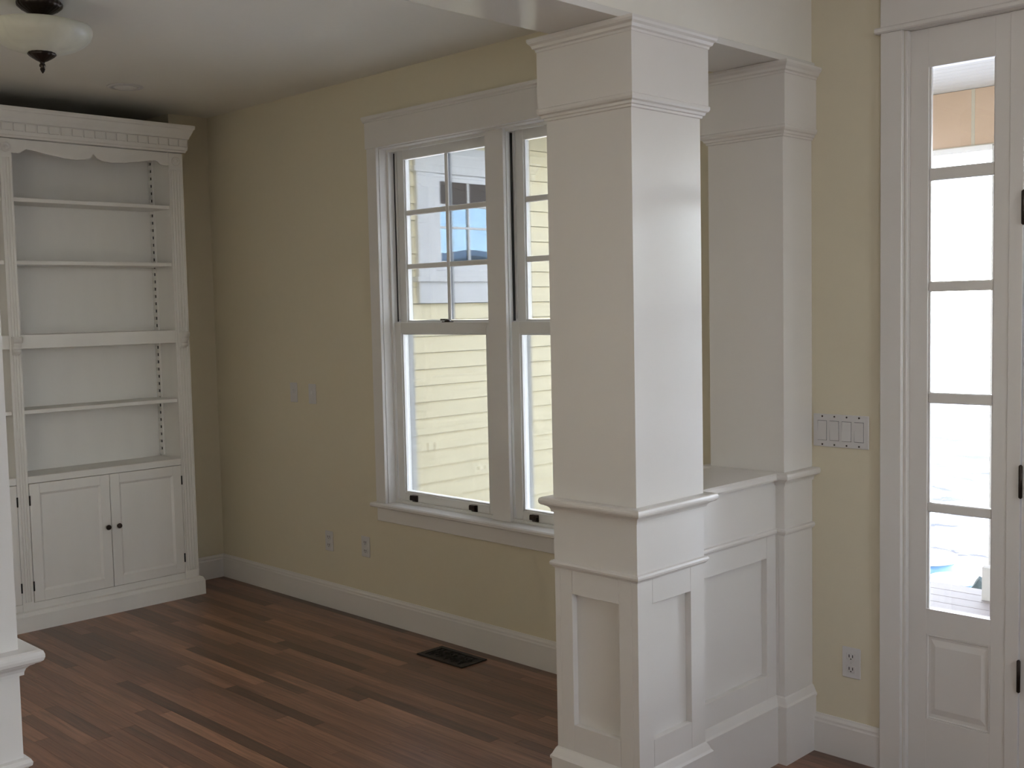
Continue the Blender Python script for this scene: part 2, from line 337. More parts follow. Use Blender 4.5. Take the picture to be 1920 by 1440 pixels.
    obj('muntin_spacer', boxes([(mx - hw + .002, mx + hw - .002, .1125, .124, 1.547, 2.342)] + [(xa, xb, .1125, .124, z - .0105, z + .0105) for z in zr for xa, xb in ((gx0 + .001, mx - hw + .002), (mx + hw - .002, gx1 - .001))]), 'spacer_gap_shade', s)
    zz = (1.546, zr[1], zr[0], 2.343)
    for i in range(3):
        for xa, xb in ((gx0, mx), (mx, gx1)): obj('pane', boxes([(xa + .002, xb - .002, .113, .117, zz[i] + .002, zz[i + 1] - .002)]), 'pane', s)

# ------------------------------------------------------------------ entry: sidelight, door and casing
d1 = struct('door_1', loc=(4.98, 0, 0), label='white entry with a five pane sidelight left of the hinged door')
obj('side_casing', boxes([(4.262, 4.335, -.020, 0, 0, 2.465)], .0015), 'trim', d1)
obj('side_casing', boxes([(5.700, 5.790, -.020, 0, 0, 2.465)], .0015), 'trim', d1)
bm = bmesh.new(); prism(bm, [(0, 2.465), (-.026, 2.465), (-.031, 2.469), (-.031, 2.479), (-.026, 2.484), (0, 2.484)], 0, 4.245, 5.815); obj('head_bead', bm, 'trim', d1)
obj('head_casing', boxes([(4.262, 5.790, -.022, 0, 2.484, 2.645)], .0015), 'trim', d1)
bm = bmesh.new(); prism(bm, [(0, 2.645), (-.026, 2.645), (-.034, 2.655), (-.040, 2.668), (-.040, 2.676), (0, 2.676)], 0, 4.24, 5.815); obj('head_cap', bm, 'trim', d1)
obj('jamb', boxes([(4.335, 4.345, .0, .15, 0, 2.465), (4.662, 4.7035, .019, .15, 0, 2.464), (5.690, 5.700, 0, .15, 0, 2.465), (4.345, 5.690, .0, .15, 2.4645, 2.475)], .001), 'trim', d1)
obj('threshold', boxes([(4.345, 5.690, .0, .17, 0, .018)], .003), 'bronze', d1)
PZ = [(.577, .900), (.932, 1.260), (1.295, 1.623), (1.656, 1.980), (2.020, 2.340)]
def leaf(x0, x1, g0, g1, y0, y1, name, raised):
    lst = [(x0, g0, y0, y1, .018, 2.464), (g1, x1, y0, y1, .018, 2.464), (g0, g1, y0, y1, 2.340, 2.464), (g0, g1, y0, y1, .492, .577), (g0, g1, y0, y1, .018, .205)]
    lf = obj(name, boxes(lst, .0008), 'trim', d1)
    for i in range(4): obj('muntin', boxes([(g0, g1, y0 + .004, y1 - .004, PZ[i][1], PZ[i + 1][0])], .004), 'trim', lf)
    bead = []
    for a, b in PZ: bead += [(g0, g0 + .006, y0 + .008, y1 - .0125, a, b), (g1 - .006, g1, y0 + .008, y1 - .0125, a, b)]
    obj('glazing_bead', boxes(bead, .001), 'trim', lf)
    for a, b in PZ: obj('pane', boxes([(g0 + .001, g1 - .001, y1 - .012, y1 - .008, a - .001, b + .001)]), 'pane', lf)
    for (p0, p1) in raised:
        bm = bmesh.new(); yb = y0 + .008
        rr = [(p0, p1, .205, .492, yb), (p0 + .014, p1 - .014, .222, .475, yb), (p0 + .030, p1 - .030, .243, .454, y0 + .003)]
        V = [[bm.verts.new((u, yy, v)) for u, v in ((a, c), (b, c), (b, d), (a, d))] for a, b, c, d, yy in rr]
        for r, s_ in zip(V, V[1:]):
            for i in range(4): bm.faces.new((r[i], r[(i + 1) % 4], s_[(i + 1) % 4], s_[i]))
        bm.faces.new(V[-1])
        bk = [bm.verts.new((u, y1 - .006, v)) for u, v in ((p0, .205), (p1, .205), (p1, .492), (p0, .492))]
        for i in range(4): bm.faces.new((V[0][(i + 1) % 4], V[0][i], bk[i], bk[(i + 1) % 4]))
        bm.faces.new(bk[::-1]); bmesh.ops.recalc_face_normals(bm, faces=bm.faces[:])
        obj('raised_panel', bm, 'trim', lf)
        obj('panel_mould', boxes([(p0, p0 + .007, y0 + .001, yb, .205, .492), (p1 - .007, p1, y0 + .001, yb, .205, .492), (p0 + .007, p1 - .007, y0 + .001, yb, .205, .212), (p0 + .007, p1 - .007, y0 + .001, yb, .485, .492)], .002), 'trim', lf)
    return lf
leaf(4.345, 4.662, 4.405, 4.616, .022, .054, 'sidelight', [(4.405, 4.616)])
dl = leaf(4.7075, 5.688, 4.84, 5.555, .022, .056, 'door_leaf', [(4.84, 5.18), (5.215, 5.555)])
for z in (1.872, 1.030, .416):
    bm = lathe((4.7065, .014, z), [(.002, -.053), (.006, -.049), (.006, .049), (.002, .053)], 12); box(bm, 4.7038, 4.7072, .016, .050, z - .049, z + .049)
    obj('hinge', bm, 'bronze', d1, 'dark bronze door hinge')
bm = lathe((5.63, -.035, .98), [(.0, -.03), (.022, -.024), (.028, -.005), (.024, .012), (.010, .022), (.010, .050), (.028, .052), (.028, .058)], 20, axis=1)
obj('door_knob', bm, 'bronze', dl)

# ------------------------------------------------------------------ columns, half wall, pilaster
CX0, CX1, CY0, CY1 = 3.700, 4.023, -1.023, -.694
ZL, ZM, ZB, ZF, ZC, ZS = 1.019, .806, .235, 2.1546, 2.3577, 2.396
def panel_face(root, face, rect, z0, z1, t=.022, st=.070, rt=.075, rb=.083, only=False):
    """stiles, rails and a recessed panel on one face of a square post"""
    x0, x1, y0, y1 = rect
    if face in ('+x', '-x'):
        xo = (x1 - t, x1) if face == '+x' else (x0, x0 + t)
        xp = (x1 - t - .008, x1 - t) if face == '+x' else (x0 + t, x0 + t + .008)
        obj('stile', boxes([(*xo, y0, y0 + st, z0, z1)], .0008), 'trim', root); obj('stile', boxes([(*xo, y1 - st, y1, z0, z1)], .0008), 'trim', root)
        obj('rail', boxes([(*xo, y0 + st + .0006, y1 - st - .0006, z1 - rt, z1)], .0008), 'trim', root); obj('rail', boxes([(*xo, y0 + st + .0006, y1 - st - .0006, z0, z0 + rb)], .0008), 'trim', root)
        obj('recessed_panel', boxes([(*xp, y0 + st - .01, y1 - st + .01, z0 + rb - .01, z1 - rt + .01)]), 'trim', root)
    else:
        yo = (y0, y0 + t) if face == '-y' else (y1 - t, y1)
        yp = (y0 + t, y0 + t + .008) if face == '-y' else (y1 - t - .008, y1 - t)
        a, b = x0 + t, x1 - t; s2 = st - t
        obj('stile', boxes([(a, a + s2, *yo, z0, z1)], .0008), 'trim', root); obj('stile', boxes([(b - s2, b, *yo, z0, z1)], .0008), 'trim', root)
        obj('rail', boxes([(a + s2 + .0006, b - s2 - .0006, *yo, z1 - rt, z1)], .0008), 'trim', root); obj('rail', boxes([(a + s2 + .0006, b - s2 - .0006, *yo, z0, z0 + rb)], .0008), 'trim', root)
        obj('recessed_panel', boxes([(a + s2 - .01, b - s2 + .01, *yp, z0 + rb - .01, z1 - rt + .01)]), 'trim', root)
BASE_P = [(.014, .0), (.014, .196), (.018, .198), (.018, .206), (.013, .213), (.009, .222), (.006, .228), (.004, .232), (.0, .236)]
MID_P = [(0, ZM - .006), (.004, ZM - .004), (.006, ZM), (.011, ZM + .004), (.012, ZM + .010), (.009, ZM + .016), (.0, ZM + .018)]
LEDGE_P = [(0, ZL - .046), (.006, ZL - .046), (.0065, ZL - .040), (.009, ZL - .034), (.014, ZL - .029), (.020, ZL - .0265), (.0205, ZL - .0245), (.027, ZL - .0235), (.0315, ZL - .020), (.0335, ZL - .014), (.0335, ZL - .009), (.0315, ZL - .003), (.027, ZL - .0002), (.022, ZL), (0, ZL)]
NECK_P = [(0, ZF - .030 + .028), (.005, ZF), (.006, ZF + .006), (.011, ZF + .008), (.013, ZF + .015), (.019, ZF + .019), (.022, ZF + .025), (.022, ZF + .033), (.0185, ZF + .036)]
CROWN_P = [(.0185, ZC - .002), (.021, ZC), (.022, ZC + .006), (.028, ZC + .010), (.031, ZC + .018), (.037, ZC + .024), (.040, ZC + .030), (.040, ZS - .0005), (.0, ZS - .0005)]
def square_post(root, rect, sides, faces):
    x0, x1, y0, y1 = rect
    obj('base', sweep(rect, BASE_P, sides), 'trim', root)
    c = .032
    obj('core', boxes([(x0 + c * sides[0], x1 - c * sides[1], y0 + c * sides[2], y1 - c * sides[3], .236, ZM)]), 'trim', root)
    for f in faces: panel_face(root, f, rect, .236, ZM - .004)
    obj('chair_rail', sweep(rect, MID_P, sides), 'trim', root)
    obj('apron_board', sweep(rect, [(0, ZM + .018), (0, ZL - .046)], sides), 'trim', root)
    obj('ledge', sweep(rect, LEDGE_P, sides), 'trim', root)
    obj('shaft', sweep(rect, [(0, ZL), (0, ZF)], sides), 'trim', root)
    obj('neck_moulding', sweep(rect, NECK_P, sides), 'trim', root)
    obj('frieze', sweep(rect, [(.0185, ZF + .036), (.0185, ZC - .002)], sides), 'trim', root)
    obj('crown', sweep(rect, CROWN_P, sides), 'trim', root)
colm = thing('square_column', 'tall square white paneled column standing in front of the window', 'column', ((CX0 + CX1) / 2, (CY0 + CY1) / 2, 0))
square_post(colm, (CX0, CX1, CY0, CY1), (1, 1, 1, 1), ('+x', '-x', '-y', '+y'))
c2 = copy_tree(colm); tag(c2, 'white square column cut off at the left edge with its ledge over the floor', 'column'); c2.location.y = -2.763 - (CY1 - CY0) / 2
pil = thing('pilaster', 'white square pilaster built against the front wall beside the switches', 'pilaster', ((CX0 + 3.9991) / 2, -.0935, 0))
square_post(pil, (CX0, 3.9991, -.187, -.0005), (1, 1, 1, 0), ())
obj('stile', boxes([(3.977, 3.9991, -.187, -.001, .236, ZM - .004)], .0008), 'trim', pil); obj('stile', boxes([(3.70, 3.976, -.187, -.165, .236, ZM - .004)], .0008), 'trim', pil); obj('stile', boxes([(3.70, 3.722, -.164, -.001, .236, ZM - .004)], .0008), 'trim', pil)
def half_wall(y0, y1, label, loc):
    hw = thing('half_wall', label, 'half wall', loc); rect = (3.757, 3.966, y0, y1); sd_ = (1, 1, 0, 0)
    obj('base', sweep(rect, BASE_P, sd_), 'trim', hw)
    obj('core', boxes([(rect[0] + .032, rect[1] - .032, y0, y1, .236, ZM)]), 'trim', hw)
    for f in ('+x', '-x'): panel_face(hw, f, rect, .236, ZM - .004, st=.058)
    obj('chair_rail', sweep(rect, MID_P, sd_), 'trim', hw)
    obj('apron_board', sweep(rect, [(0, ZM + .018), (0, ZL - .030)], sd_), 'trim', hw)
    obj('cap', sweep(rect, [(.010, ZL - .028), (.022, ZL - .026), (.025, ZL - .020), (.025, ZL - .006), (.020, ZL - .0005), (0, ZL - .0005)], sd_), 'trim', hw)
    return hw
half_wall(CY1 + .0005, -.1875, 'low white paneled half wall between the big column and the wall pilaster', (3.86, -.44, 0))
half_wall(-3.598, -2.763 - (CY1 - CY0) - .0005, 'low white paneled half wall behind the left edge column', (3.86, -3.35, 0))

# ------------------------------------------------------------------ bookcase
FX = .270
bk = thing('bookcase', 'tall white built in bookcase with dentil cornice and lower cabinet doors', 'bookcase', (.02, -1.288, 0))
BL, BR = -2.255, -.322
STL = [(-2.255, -2.172), (-1.316, -1.259), (-.405, -.322)]
BAYS = [(-2.172, -1.316), (-1.259, -.405)]
obj('plinth', sweep((.02, FX, BL, BR), [(.034, 0), (.034, .080), (.030, .084), (.028, .090), (.022, .098), (.0, .101)], (0, 1, 1, .62)), 'cabinet', bk)
obj('back_panel', boxes([(.020, .045, BL, BR, .101, 2.60)]), 'cabinet', bk)
for a, b in ((BL, BL + .022), (BR - .022, BR)): obj('side_panel', boxes([(.045, FX - .02, a, b, .101, 2.60)]), 'cabinet', bk)
for a, b in ((-2.19, -2.172), (-1.316, -1.259), (-.405, -.387)): obj('partition', boxes([(.045, FX - .02, a, b, .101, 2.60)]), 'cabinet', bk)
for a, b in STL:
    n = 4 if b - a > .07 else 3; pts = [(a, FX - .02), (a, FX)]; w_ = (b - a - .016) / n
    for i in range(n):
        c0 = a + .008 + i * w_
        pts += [(c0 + .003, FX), (c0 + .004, FX - .003), (c0 + w_ / 2, FX - .0055), (c0 + w_ - .004, FX - .003), (c0 + w_ - .003, FX)]
    pts += [(b, FX), (b, FX - .02)]
    bm = bmesh.new(); prism(bm, [(q[1], q[0]) for q in pts], 2, .145, 2.40); box(bm, FX - .02, FX + .001, a, b, .101, .145); box(bm, FX - .02, FX + .001, a, b, 2.40, 2.4935)
    obj('fluted_stile', bm, 'cabinet', bk)
    m_ = (a + b) / 2
    obj('rosette', lathe((FX + .001, m_, 2.45), [(.024, 0), (.024, .006), (.018, .009), (.016, .006), (.009, .006), (.008, .011), (.0, .012)], 24, axis=0), 'cabinet', bk)
    bm = bmesh.new(); prism(bm, [(FX, 1.505), (FX + .036, 1.505), (FX + .037, 1.494), (FX + .030, 1.484), (FX + .031, 1.470), (FX + .026, 1.456), (FX + .016, 1.450), (FX + .013, 1.438), (FX + .015, 1.426), (FX + .008, 1.415), (FX, 1.413)], 1, m_ - .019, m_ + .019)
    lathe((FX + .028, m_, 1.488), [(.0165, -.022), (.0165, .022)], 18, bm=bm, axis=1); lathe((FX + .014, m_, 1.432), [(.0115, -.021), (.0115, .021)], 16, bm=bm, axis=1)
    obj('corbel', bm, 'cabinet', bk)
for i, (a, b) in enumerate(BAYS):
    for z, t, xf in ((2.204, .020, .258), (1.888, .020, .258), (1.512, .070, FX), (1.128, .020, .258)):
        obj('shelf', boxes([(.046, xf, a + .0005, b - .0005, z - t, z)], .0015), 'cabinet', bk)
    obj('counter_shelf', boxes([(.046, FX - .001, a + .0005, b - .0005, .753, .789)], .0015), 'cabinet', bk)
    obj('bottom_rail', boxes([(.046, FX - .001, a + .0005, b - .0005, .101, .137)], .0008), 'cabinet', bk)
    # scalloped valance under the cornice
    w_ = b - a; top = 2.4935
    f = [(0, 2.424), (.035, 2.424), (.050, 2.428), (.062, 2.440), (.078, 2.447), (.105, 2.444), (.17, 2.433), (.26, 2.419), (.33, 2.414), (.385, 2.421), (.408, 2.432), (.4265, 2.451)]
    sc = w_ / .853
    lo = [(a + u * sc, z) for u, z in f]; lo += [(b - u * sc, z) for u, z in f[-2::-1]]
    bm = bmesh.new()
    prism(bm, lo + [(b, top), (a, top)], 0, FX - .020, FX - .003); obj('valance', bm, 'cabinet', bk)
    # slotted shelf standards in the two back corners
    for ya, yb in ((a, a + .010), (b - .010, b)):
        lst = [(.048, .055, ya, yb, .80, 2.495), (.085, .092, ya, yb, .80, 2.495)]; slots = []; z = .80; k = 0
        while z < 2.47: lst.append((.055, .085, ya, yb, z, z + .0245)); z += .0415
        lst.append((.055, .085, ya, yb, z, 2.495))
        st = obj('slotted_shelf_standard', boxes(lst), 'cabinet', bk)
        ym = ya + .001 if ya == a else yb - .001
        obj('slot_shade_strip', boxes([(.055, .085, min(ym, ya if ya == a else yb), max(ym, ya if ya == a else yb), .81, 2.49)]), 'dark', st)  # black strip paints the shade inside the slots
    # pair of paneled doors
    mid = (a + b) / 2 + .003
    for k, (p, q) in enumerate(((a + .003, mid - .0015), (mid + .0015, b - .003))):
        z0, z1 = .1395, .7505; fw = .052; xa, xb = .252, .2735
        dr = obj('door', boxes([(xa, xb, p, p + fw, z0, z1), (xa, xb, q - fw, q, z0, z1), (xa, xb, p + fw, q - fw, z1 - fw, z1), (xa, xb, p + fw, q - fw, z0, z0 + fw)], .0012), 'cabinet', bk)
        bm = bmesh.new(); g = .011
        R1 = [bm.verts.new((xb - .002, u, v)) for u, v in ((p + fw, z0 + fw), (q - fw, z0 + fw), (q - fw, z1 - fw), (p + fw, z1 - fw))]
        R2 = [bm.verts.new((xb - .009, u, v)) for u, v in ((p + fw + g, z0 + fw + g), (q - fw - g, z0 + fw + g), (q - fw - g, z1 - fw - g), (p + fw + g, z1 - fw - g))]
        R3 = [bm.verts.new((xa, u, v)) for u, v in ((p + fw, z0 + fw), (q - fw, z0 + fw), (q - fw, z1 - fw), (p + fw, z1 - fw))]
        for j in range(4):
            bm.faces.new((R1[j], R1[(j + 1) % 4], R2[(j + 1) % 4], R2[j])); bm.faces.new((R1[(j + 1) % 4], R1[j], R3[j], R3[(j + 1) % 4]))
        bm.faces.new(R2); bm.faces.new(R3[::-1]); bmesh.ops.recalc_face_normals(bm, faces=bm.faces[:])
        obj('door_panel', bm, 'cabinet', dr)
        ky = q - .024 if k == 0 else p + .034
        obj('knob', lathe((xb, ky, .468), [(.006, 0), (.006, .010), (.012, .014), (.0145, .020), (.012, .027), (.006, .030), (.0, .0305)], 18, axis=0), 'bronze', dr, 'dark bronze knob')
        hy = p - .0005 if k == 0 else q + .0005
        for hz in (.223, .666):
            obj('hinge', lathe((xb + .001, hy, hz), [(.001, -.026), (.004, -.024), (.004, .024), (.001, .026)], 10), 'blackmetal', dr, 'black butt hinge')
# cornice with dentil course
CP = [(.0, 2.498), (.014, 2.498), (.016, 2.506), (.022, 2.512), (.024, 2.526), (.024, 2.570), (.030, 2.574), (.033, 2.585), (.040, 2.598), (.046, 2.612), (.049, 2.622), (.054, 2.626), (.056, 2.634), (.056, 2.646), (.0, 2.646)]
crn = obj('cornice', sweep((.02, FX, BL, BR), CP, (0, 1, 1, 1)), 'cabinet', bk)
bm = bmesh.new(); box(bm, 0, .009, 0, .0495, 0, .037, .0012)
dm = bpy.data.meshes.new('dentil'); bm.to_mesh(dm); bm.free(); dm.materials.append(M['cabinet'])
nd = 33; step = (BR - BL + .044) / nd
for i in range(nd):
    o = link_mesh('dentil', dm, 'cabinet', crn); o.location = Vector((FX + .0235, BL - .022 + .005 + i * step, 2.530)) - ORG[bk.name]

# ------------------------------------------------------------------ ceiling fixtures
cl = thing('ceiling_light', 'bronze ceiling light with a frosted alabaster bowl hanging at upper left', 'ceiling light', (1.84, -1.745, H))
lx, ly = 1.84, -1.745
obj('canopy', lathe((lx, ly, 0), [(.070, H), (.078, H - .006), (.080, H - .014), (.077, H - .022), (.066, H - .032), (.050, H - .041), (.038, H - .048), (.030, H - .054), (.026, H - .062), (.022, H - .070), (.012, H - .074)], 96, ribs=24, amp=.018), 'bronze', cl)
obj('stem', lathe((lx, ly, 0), [(.010, H - .06), (.010, 2.60)], 14), 'bronze', cl)
prof = [(.170, 2.672), (.176, 2.670), (.180, 2.660), (.179, 2.645), (.171, 2.626), (.152, 2.607), (.126, 2.592), (.094, 2.580), (.062, 2.573), (.030, 2.571), (.006, 2.571)]
inn = [(.006, 2.577), (.030, 2.577), (.062, 2.579), (.092, 2.586), (.122, 2.598), (.147, 2.612), (.165, 2.630), (.173, 2.646), (.174, 2.660), (.170, 2.668)]
bm = bmesh.new(); lathe((lx, ly, 0), prof + inn, 56, bm=bm); obj('glass_bowl', bm, 'alabaster', cl)
fin = obj('finial', lathe((lx, ly, 0), [(.046, 2.574), (.049, 2.570), (.049, 2.565), (.044, 2.560), (.031, 2.551), (.018, 2.543), (.010, 2.540), (.007, 2.535), (.011, 2.529), (.011, 2.523), (.006, 2.519), (.009, 2.514), (.006, 2.505), (.001, 2.498)], 64, ribs=16, amp=.02), 'bronze', cl)
dlt = thing('recessed_light', 'round white recessed downlight in the ceiling above the bookcase', 'recessed light', (.57, -.79, H))
obj('trim_ring', lathe((.57, -.79, 0), [(.066, H - .001), (.067, H - .006), (.080, H - .006), (.089, H - .003), (.0895, H - .0003)], 48), 'plate', dlt)
obj('lamp_lens', lathe((.57, -.79, 0), [(.064, H - .0012), (.050, H - .009), (.025, H - .013), (.002, H - .014)], 40), 'bulb', dlt)

# ------------------------------------------------------------------ wall plates, outlets, switches
def plate(root, xc, zc, w, h, name='plate'): return obj(name, boxes([(xc - w / 2, xc + w / 2, -.006, -.0005, zc - h / 2, zc + h / 2)], .002), 'plate', root)
def screw(p, x, z): obj('screw', lathe((x, -.0058, z), [(.003, 0), (.003, -.001), (.001, -.0014)], 10, axis=1), 'plate', p)
def single_switch(xc, zc, label):
    t = thing('light_switch', label, 'switch', (xc, 0, zc)); p = plate(t, xc, zc, .066, .108)
    obj('toggle', boxes([(xc - .005, xc + .005, -.015, -.0055, zc - .002, zc + .016)], .001), 'plate', t)
    for s_ in (-.03, .03): screw(p, xc, zc + s_)
single_switch(.815, 1.157, 'left of two small white switch plates on the wall near the bookcase')
single_switch(.990, 1.155, 'right of two small white switch plates on the wall near the window')
def outlet(xc, zc, label):
    t = thing('wall_outlet', label, 'outlet', (xc, 0, zc)); p = plate(t, xc, zc, .068, .108)
    for s_ in (-.022, .022):
        r = obj('receptacle', boxes([(xc - .016, xc + .016, -.008, -.0055, zc + s_ - .013, zc + s_ + .013)], .003), 'plate', t)
        obj('slot', boxes([(xc - .008, xc - .005, -.0084, -.0078, zc + s_ - .003, zc + s_ + .007), (xc + .005, xc + .008, -.0084, -.0078, zc + s_ - .003, zc + s_ + .007), (xc - .002, xc + .002, -.0084, -.0078, zc + s_ - .010, zc + s_ - .006)]), 'dark', r)
    screw(p, xc, zc)
outlet(1.102, .364, 'white wall outlet low on the cream wall nearer the bookcase')
outlet(1.421, .376, 'white wall outlet low on the cream wall directly left below the window')
outlet(4.151, .345, 'white wall outlet low on the foyer wall under the switches')
sp = thing('switch_panel', 'white four gang rocker switch plate between pilaster and door casing', 'switch', (4.111, 0, 1.151)); p = plate(sp, 4.111, 1.151, .208, .114)
for i in range(4):
    xc = 4.111 + (i - 1.5) * .046
    obj('switch_frame', boxes([(xc - .0185, xc + .0185, -.0068, -.0055, 1.151 - .0355, 1.151 + .0355)], .0005), 'plate', sp)
    obj('rocker_shadow_gap', boxes([(xc - .0176, xc + .0176, -.0071, -.0066, 1.151 - .0345, 1.151 + .0345)]), 'spacer_gap_shade', sp)  # grey plate paints the shadow gap around the rocker
    up = i in (0, 2); bm = bmesh.new()
    a_, b_ = (-.0115, -.0075) if up else (-.0075, -.0115)
    prism(bm, [(-.006, 1.151 - .033), (a_, 1.151 - .033), (-.0085, 1.151), (b_, 1.151 + .033), (-.006, 1.151 + .033)], 0, xc - .0165, xc + .0165); obj('rocker', bm, 'plate', sp)
    for s_ in (-.049, .049): obj('screw', lathe((xc, -.0058, 1.151 + s_), [(.0032, 0), (.0032, -.001), (.001, -.0014)], 10, axis=1), 'bronze', p)
# ------------------------------------------------------------------ floor register
fr = thing('floor_register', 'dark bronze scrollwork floor vent near the baseboard below the window', 'floor vent', (2.243, -.158, 0))
x0, x1, y0, y1 = 2.088, 2.398, -.238, -.080
obj('register_frame', boxes([(x0, x1, y0, y0 + .024, .0005, .006), (x0, x1, y1 - .024, y1, .0005, .006), (x0, x0 + .030, y0 + .024, y1 - .024, .0005, .006), (x1 - .030, x1, y0 + .024, y1 - .024, .0005, .006)], .002), 'register', fr)
obj('damper', boxes([(x0 + .028, x1 - .028, y0 + .022, y1 - .022, .0003, .0012)]), 'dark', fr)
bm = bmesh.new(); cy = (y0 + y1) / 2
for i in range(5):
    cx = x0 + .030 + (i + .5) * (x1 - x0 - .060) / 5; sg = 1 if i % 2 else -1
    tube(bm, [(cx + sg * (.004 + .0021 * k) * math.cos(.55 * k), cy + .022 + (.004 + .0015 * k) * math.sin(.55 * k) * .9, .0035) for k in range(13)], .0022, 5)
    tube(bm, [(cx - sg * (.004 + .0021 * k) * math.cos(.55 * k), cy - .022 - (.004 + .0015 * k) * math.sin(.55 * k) * .9, .0035) for k in range(13)], .0022, 5)
    tube(bm, [(cx, y0 + .022, .0035), (cx, y1 - .022, .0035)], .0020, 5)
tube(bm, [(x0 + .028, cy, .0035), (x1 - .028, cy, .0035)], .0022, 5)
obj('scroll_grille', bm, 'register', fr)

# ------------------------------------------------------------------ outside: wing of the house, roof, porch, snow, hills
XW = -.15
ww = struct('wall_wing', boxes([(XW - .16, XW - .015, .15, 4.6, -.5, 1.93), (XW - .16, XW - .015, .15, 1.94, 1.93, 2.56), (XW - .16, XW - .015, 2.55, 4.6, 1.93, 2.56), (XW - .16, XW - .015, .15, 4.6, 2.56, 3.1)]), 'stone_lap_shade', label='pale yellow lap sided wing of the house outside the dining window')  # dark sheathing seen between boards paints the lap shadow lines
EXP = .1195; z = .208 - 6 * EXP
while z < 3.05:
    bm = bmesh.new(); t1 = min(z + EXP - .0035, 3.1)
    spans = [(.152, 4.6)]
    if z + EXP > 1.9 and z < 2.56: spans = [(.152, 1.90), (2.58, 4.6)]
    for a, b in spans: prism(bm, [(XW - .016, z), (XW, z), (XW - .0145, t1), (XW - .016, t1)], 1, a, b)
    obj('siding_board', bm, 'siding', ww); z += EXP
w2 = struct('window_2', loc=(XW, 2.245, 1.9), label='white trimmed window on the yellow wing reflecting sky and hills')
obj('side_casing', boxes([(XW - .01, XW + .025, 1.727, 1.925, 1.833, 2.585)], .001), 'outtrim', w2); obj('side_casing', boxes([(XW - .01, XW + .025, 2.565, 2.763, 1.833, 2.585)], .001), 'outtrim', w2)
obj('head_board', boxes([(XW - .01, XW + .028, 1.715, 2.775, 2.625, 2.785)], .001), 'outtrim', w2)
obj('head_casing', boxes([(XW - .01, XW + .036, 1.700, 2.79, 2.585, 2.625)], .002), 'outtrim', w2)
obj('sill', boxes([(XW - .01, XW + .055, 1.690, 2.80, 1.797, 1.833)], .003), 'outtrim', w2); obj('apron', boxes([(XW - .01, XW + .026, 1.727, 2.763, 1.642, 1.797)], .001), 'outtrim', w2)
s = obj('sash', boxes([(XW - .03, XW + .012, 1.925, 1.957, 1.833, 2.585), (XW - .03, XW + .012, 2.533, 2.565, 1.833, 2.585), (XW - .03, XW + .012, 1.957, 2.533, 1.833, 1.950), (XW - .03, XW + .012, 1.957, 2.533, 2.530, 2.585)], .002), 'outtrim', w2)
obj('muntin', boxes([(XW - .02, XW + .006, 2.236, 2.254, 1.95, 2.53)], .002), 'outtrim', s)
for a, b in ((1.957, 2.236), (2.254, 2.533)):
    obj('muntin', boxes([(XW - .019, XW + .005, a, b, 2.189, 2.205), (XW - .019, XW + .005, a, b, 2.352, 2.368)], .002), 'outtrim', s)
    for c, d in ((1.95, 2.197), (2.197, 2.36), (2.36, 2.53)): obj('pane', boxes([(XW - .010, XW - .006, a - .004, b + .004, c, d)]), 'dark_reflection' if c > 2.3 else 'coated', s)  # top row is opaque, its dark reflection put into the colour
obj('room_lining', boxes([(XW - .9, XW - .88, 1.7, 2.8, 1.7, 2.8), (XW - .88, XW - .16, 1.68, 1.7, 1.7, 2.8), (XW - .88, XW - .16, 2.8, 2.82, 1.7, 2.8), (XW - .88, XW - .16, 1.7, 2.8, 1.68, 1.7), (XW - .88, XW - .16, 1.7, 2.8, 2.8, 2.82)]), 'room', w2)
struct('roof', boxes([(-.95, 10.1, -9.6, .55, 3.02, 3.14), (-9, .80, .55, 5.0, 2.98, 3.14), (-.15, 9.65, .05, .15, 2.88, 3.02)]), 'outtrim', label='white eaves of the house roof')
# porch
pd = tag(empty('porch_deck', (4.8, 1.6, -.12)), 'pale board porch deck outside the sidelight', 'deck')
yy = .16; dmesh = None
bm = bmesh.new(); box(bm, -2.3, 2.6, 0, .1405, -.032, 0, .003); dmesh = bpy.data.meshes.new('deck_board'); bm.to_mesh(dmesh); bm.free(); dmesh.materials.append(M['deck'])
while yy < 3.0:
    o = link_mesh('deck_board', dmesh, 'deck', pd); o.location = (0, yy - 1.6, 0); yy += .1435
obj('deck_rim', boxes([(2.5, 7.4, 3.0, 3.04, -.42, -.154), (2.5, 2.54, .16, 3.0, -.42, -.154), (7.36, 7.4, .16, 3.0, -.42, -.154)]), 'deck', pd)
pp = thing('porch_post', 'white square porch post with a wider base block behind the sidelight', 'post', (3.61, 2.92, -.12))
obj('post_base', sweep((3.505, 3.715, 2.815, 3.025), [(.026, -.119), (.026, .070), (.018, .080), (0, .082)]), 'porchwhite', pp); obj('post_shaft', sweep((3.505, 3.715, 2.815, 3.025), [(0, .082), (0, 2.444)]), 'porchwhite', pp)
pb = thing('porch_beam', 'raw tan sheathed porch beam under the white porch ceiling', 'beam', (4.8, 2.92, 2.445))
xs = [2.5, 3.405, 4.62, 5.84, 7.4]
for a, b in zip(xs, xs[1:]): obj('sheathing_panel', boxes([(a + .004, b - .004, 2.80, 3.04, 2.450, 2.762)], .001), 'ply', pb)
obj('seam_sealant', boxes([(q - .010, q + .010, 2.7985, 2.802, 2.450, 2.762) for q in xs[1:-1]], .0008), 'tape', pb)
obj('bottom_strip', boxes([(2.5, 7.4, 2.79, 3.045, 2.4445, 2.4505)], .001), 'tape', pb)
pc = struct('ceiling_porch', boxes([(2.5, 7.4, .152, 3.3, 2.775, 2.80)]), 'porchwhite', label='white beadboard porch ceiling')
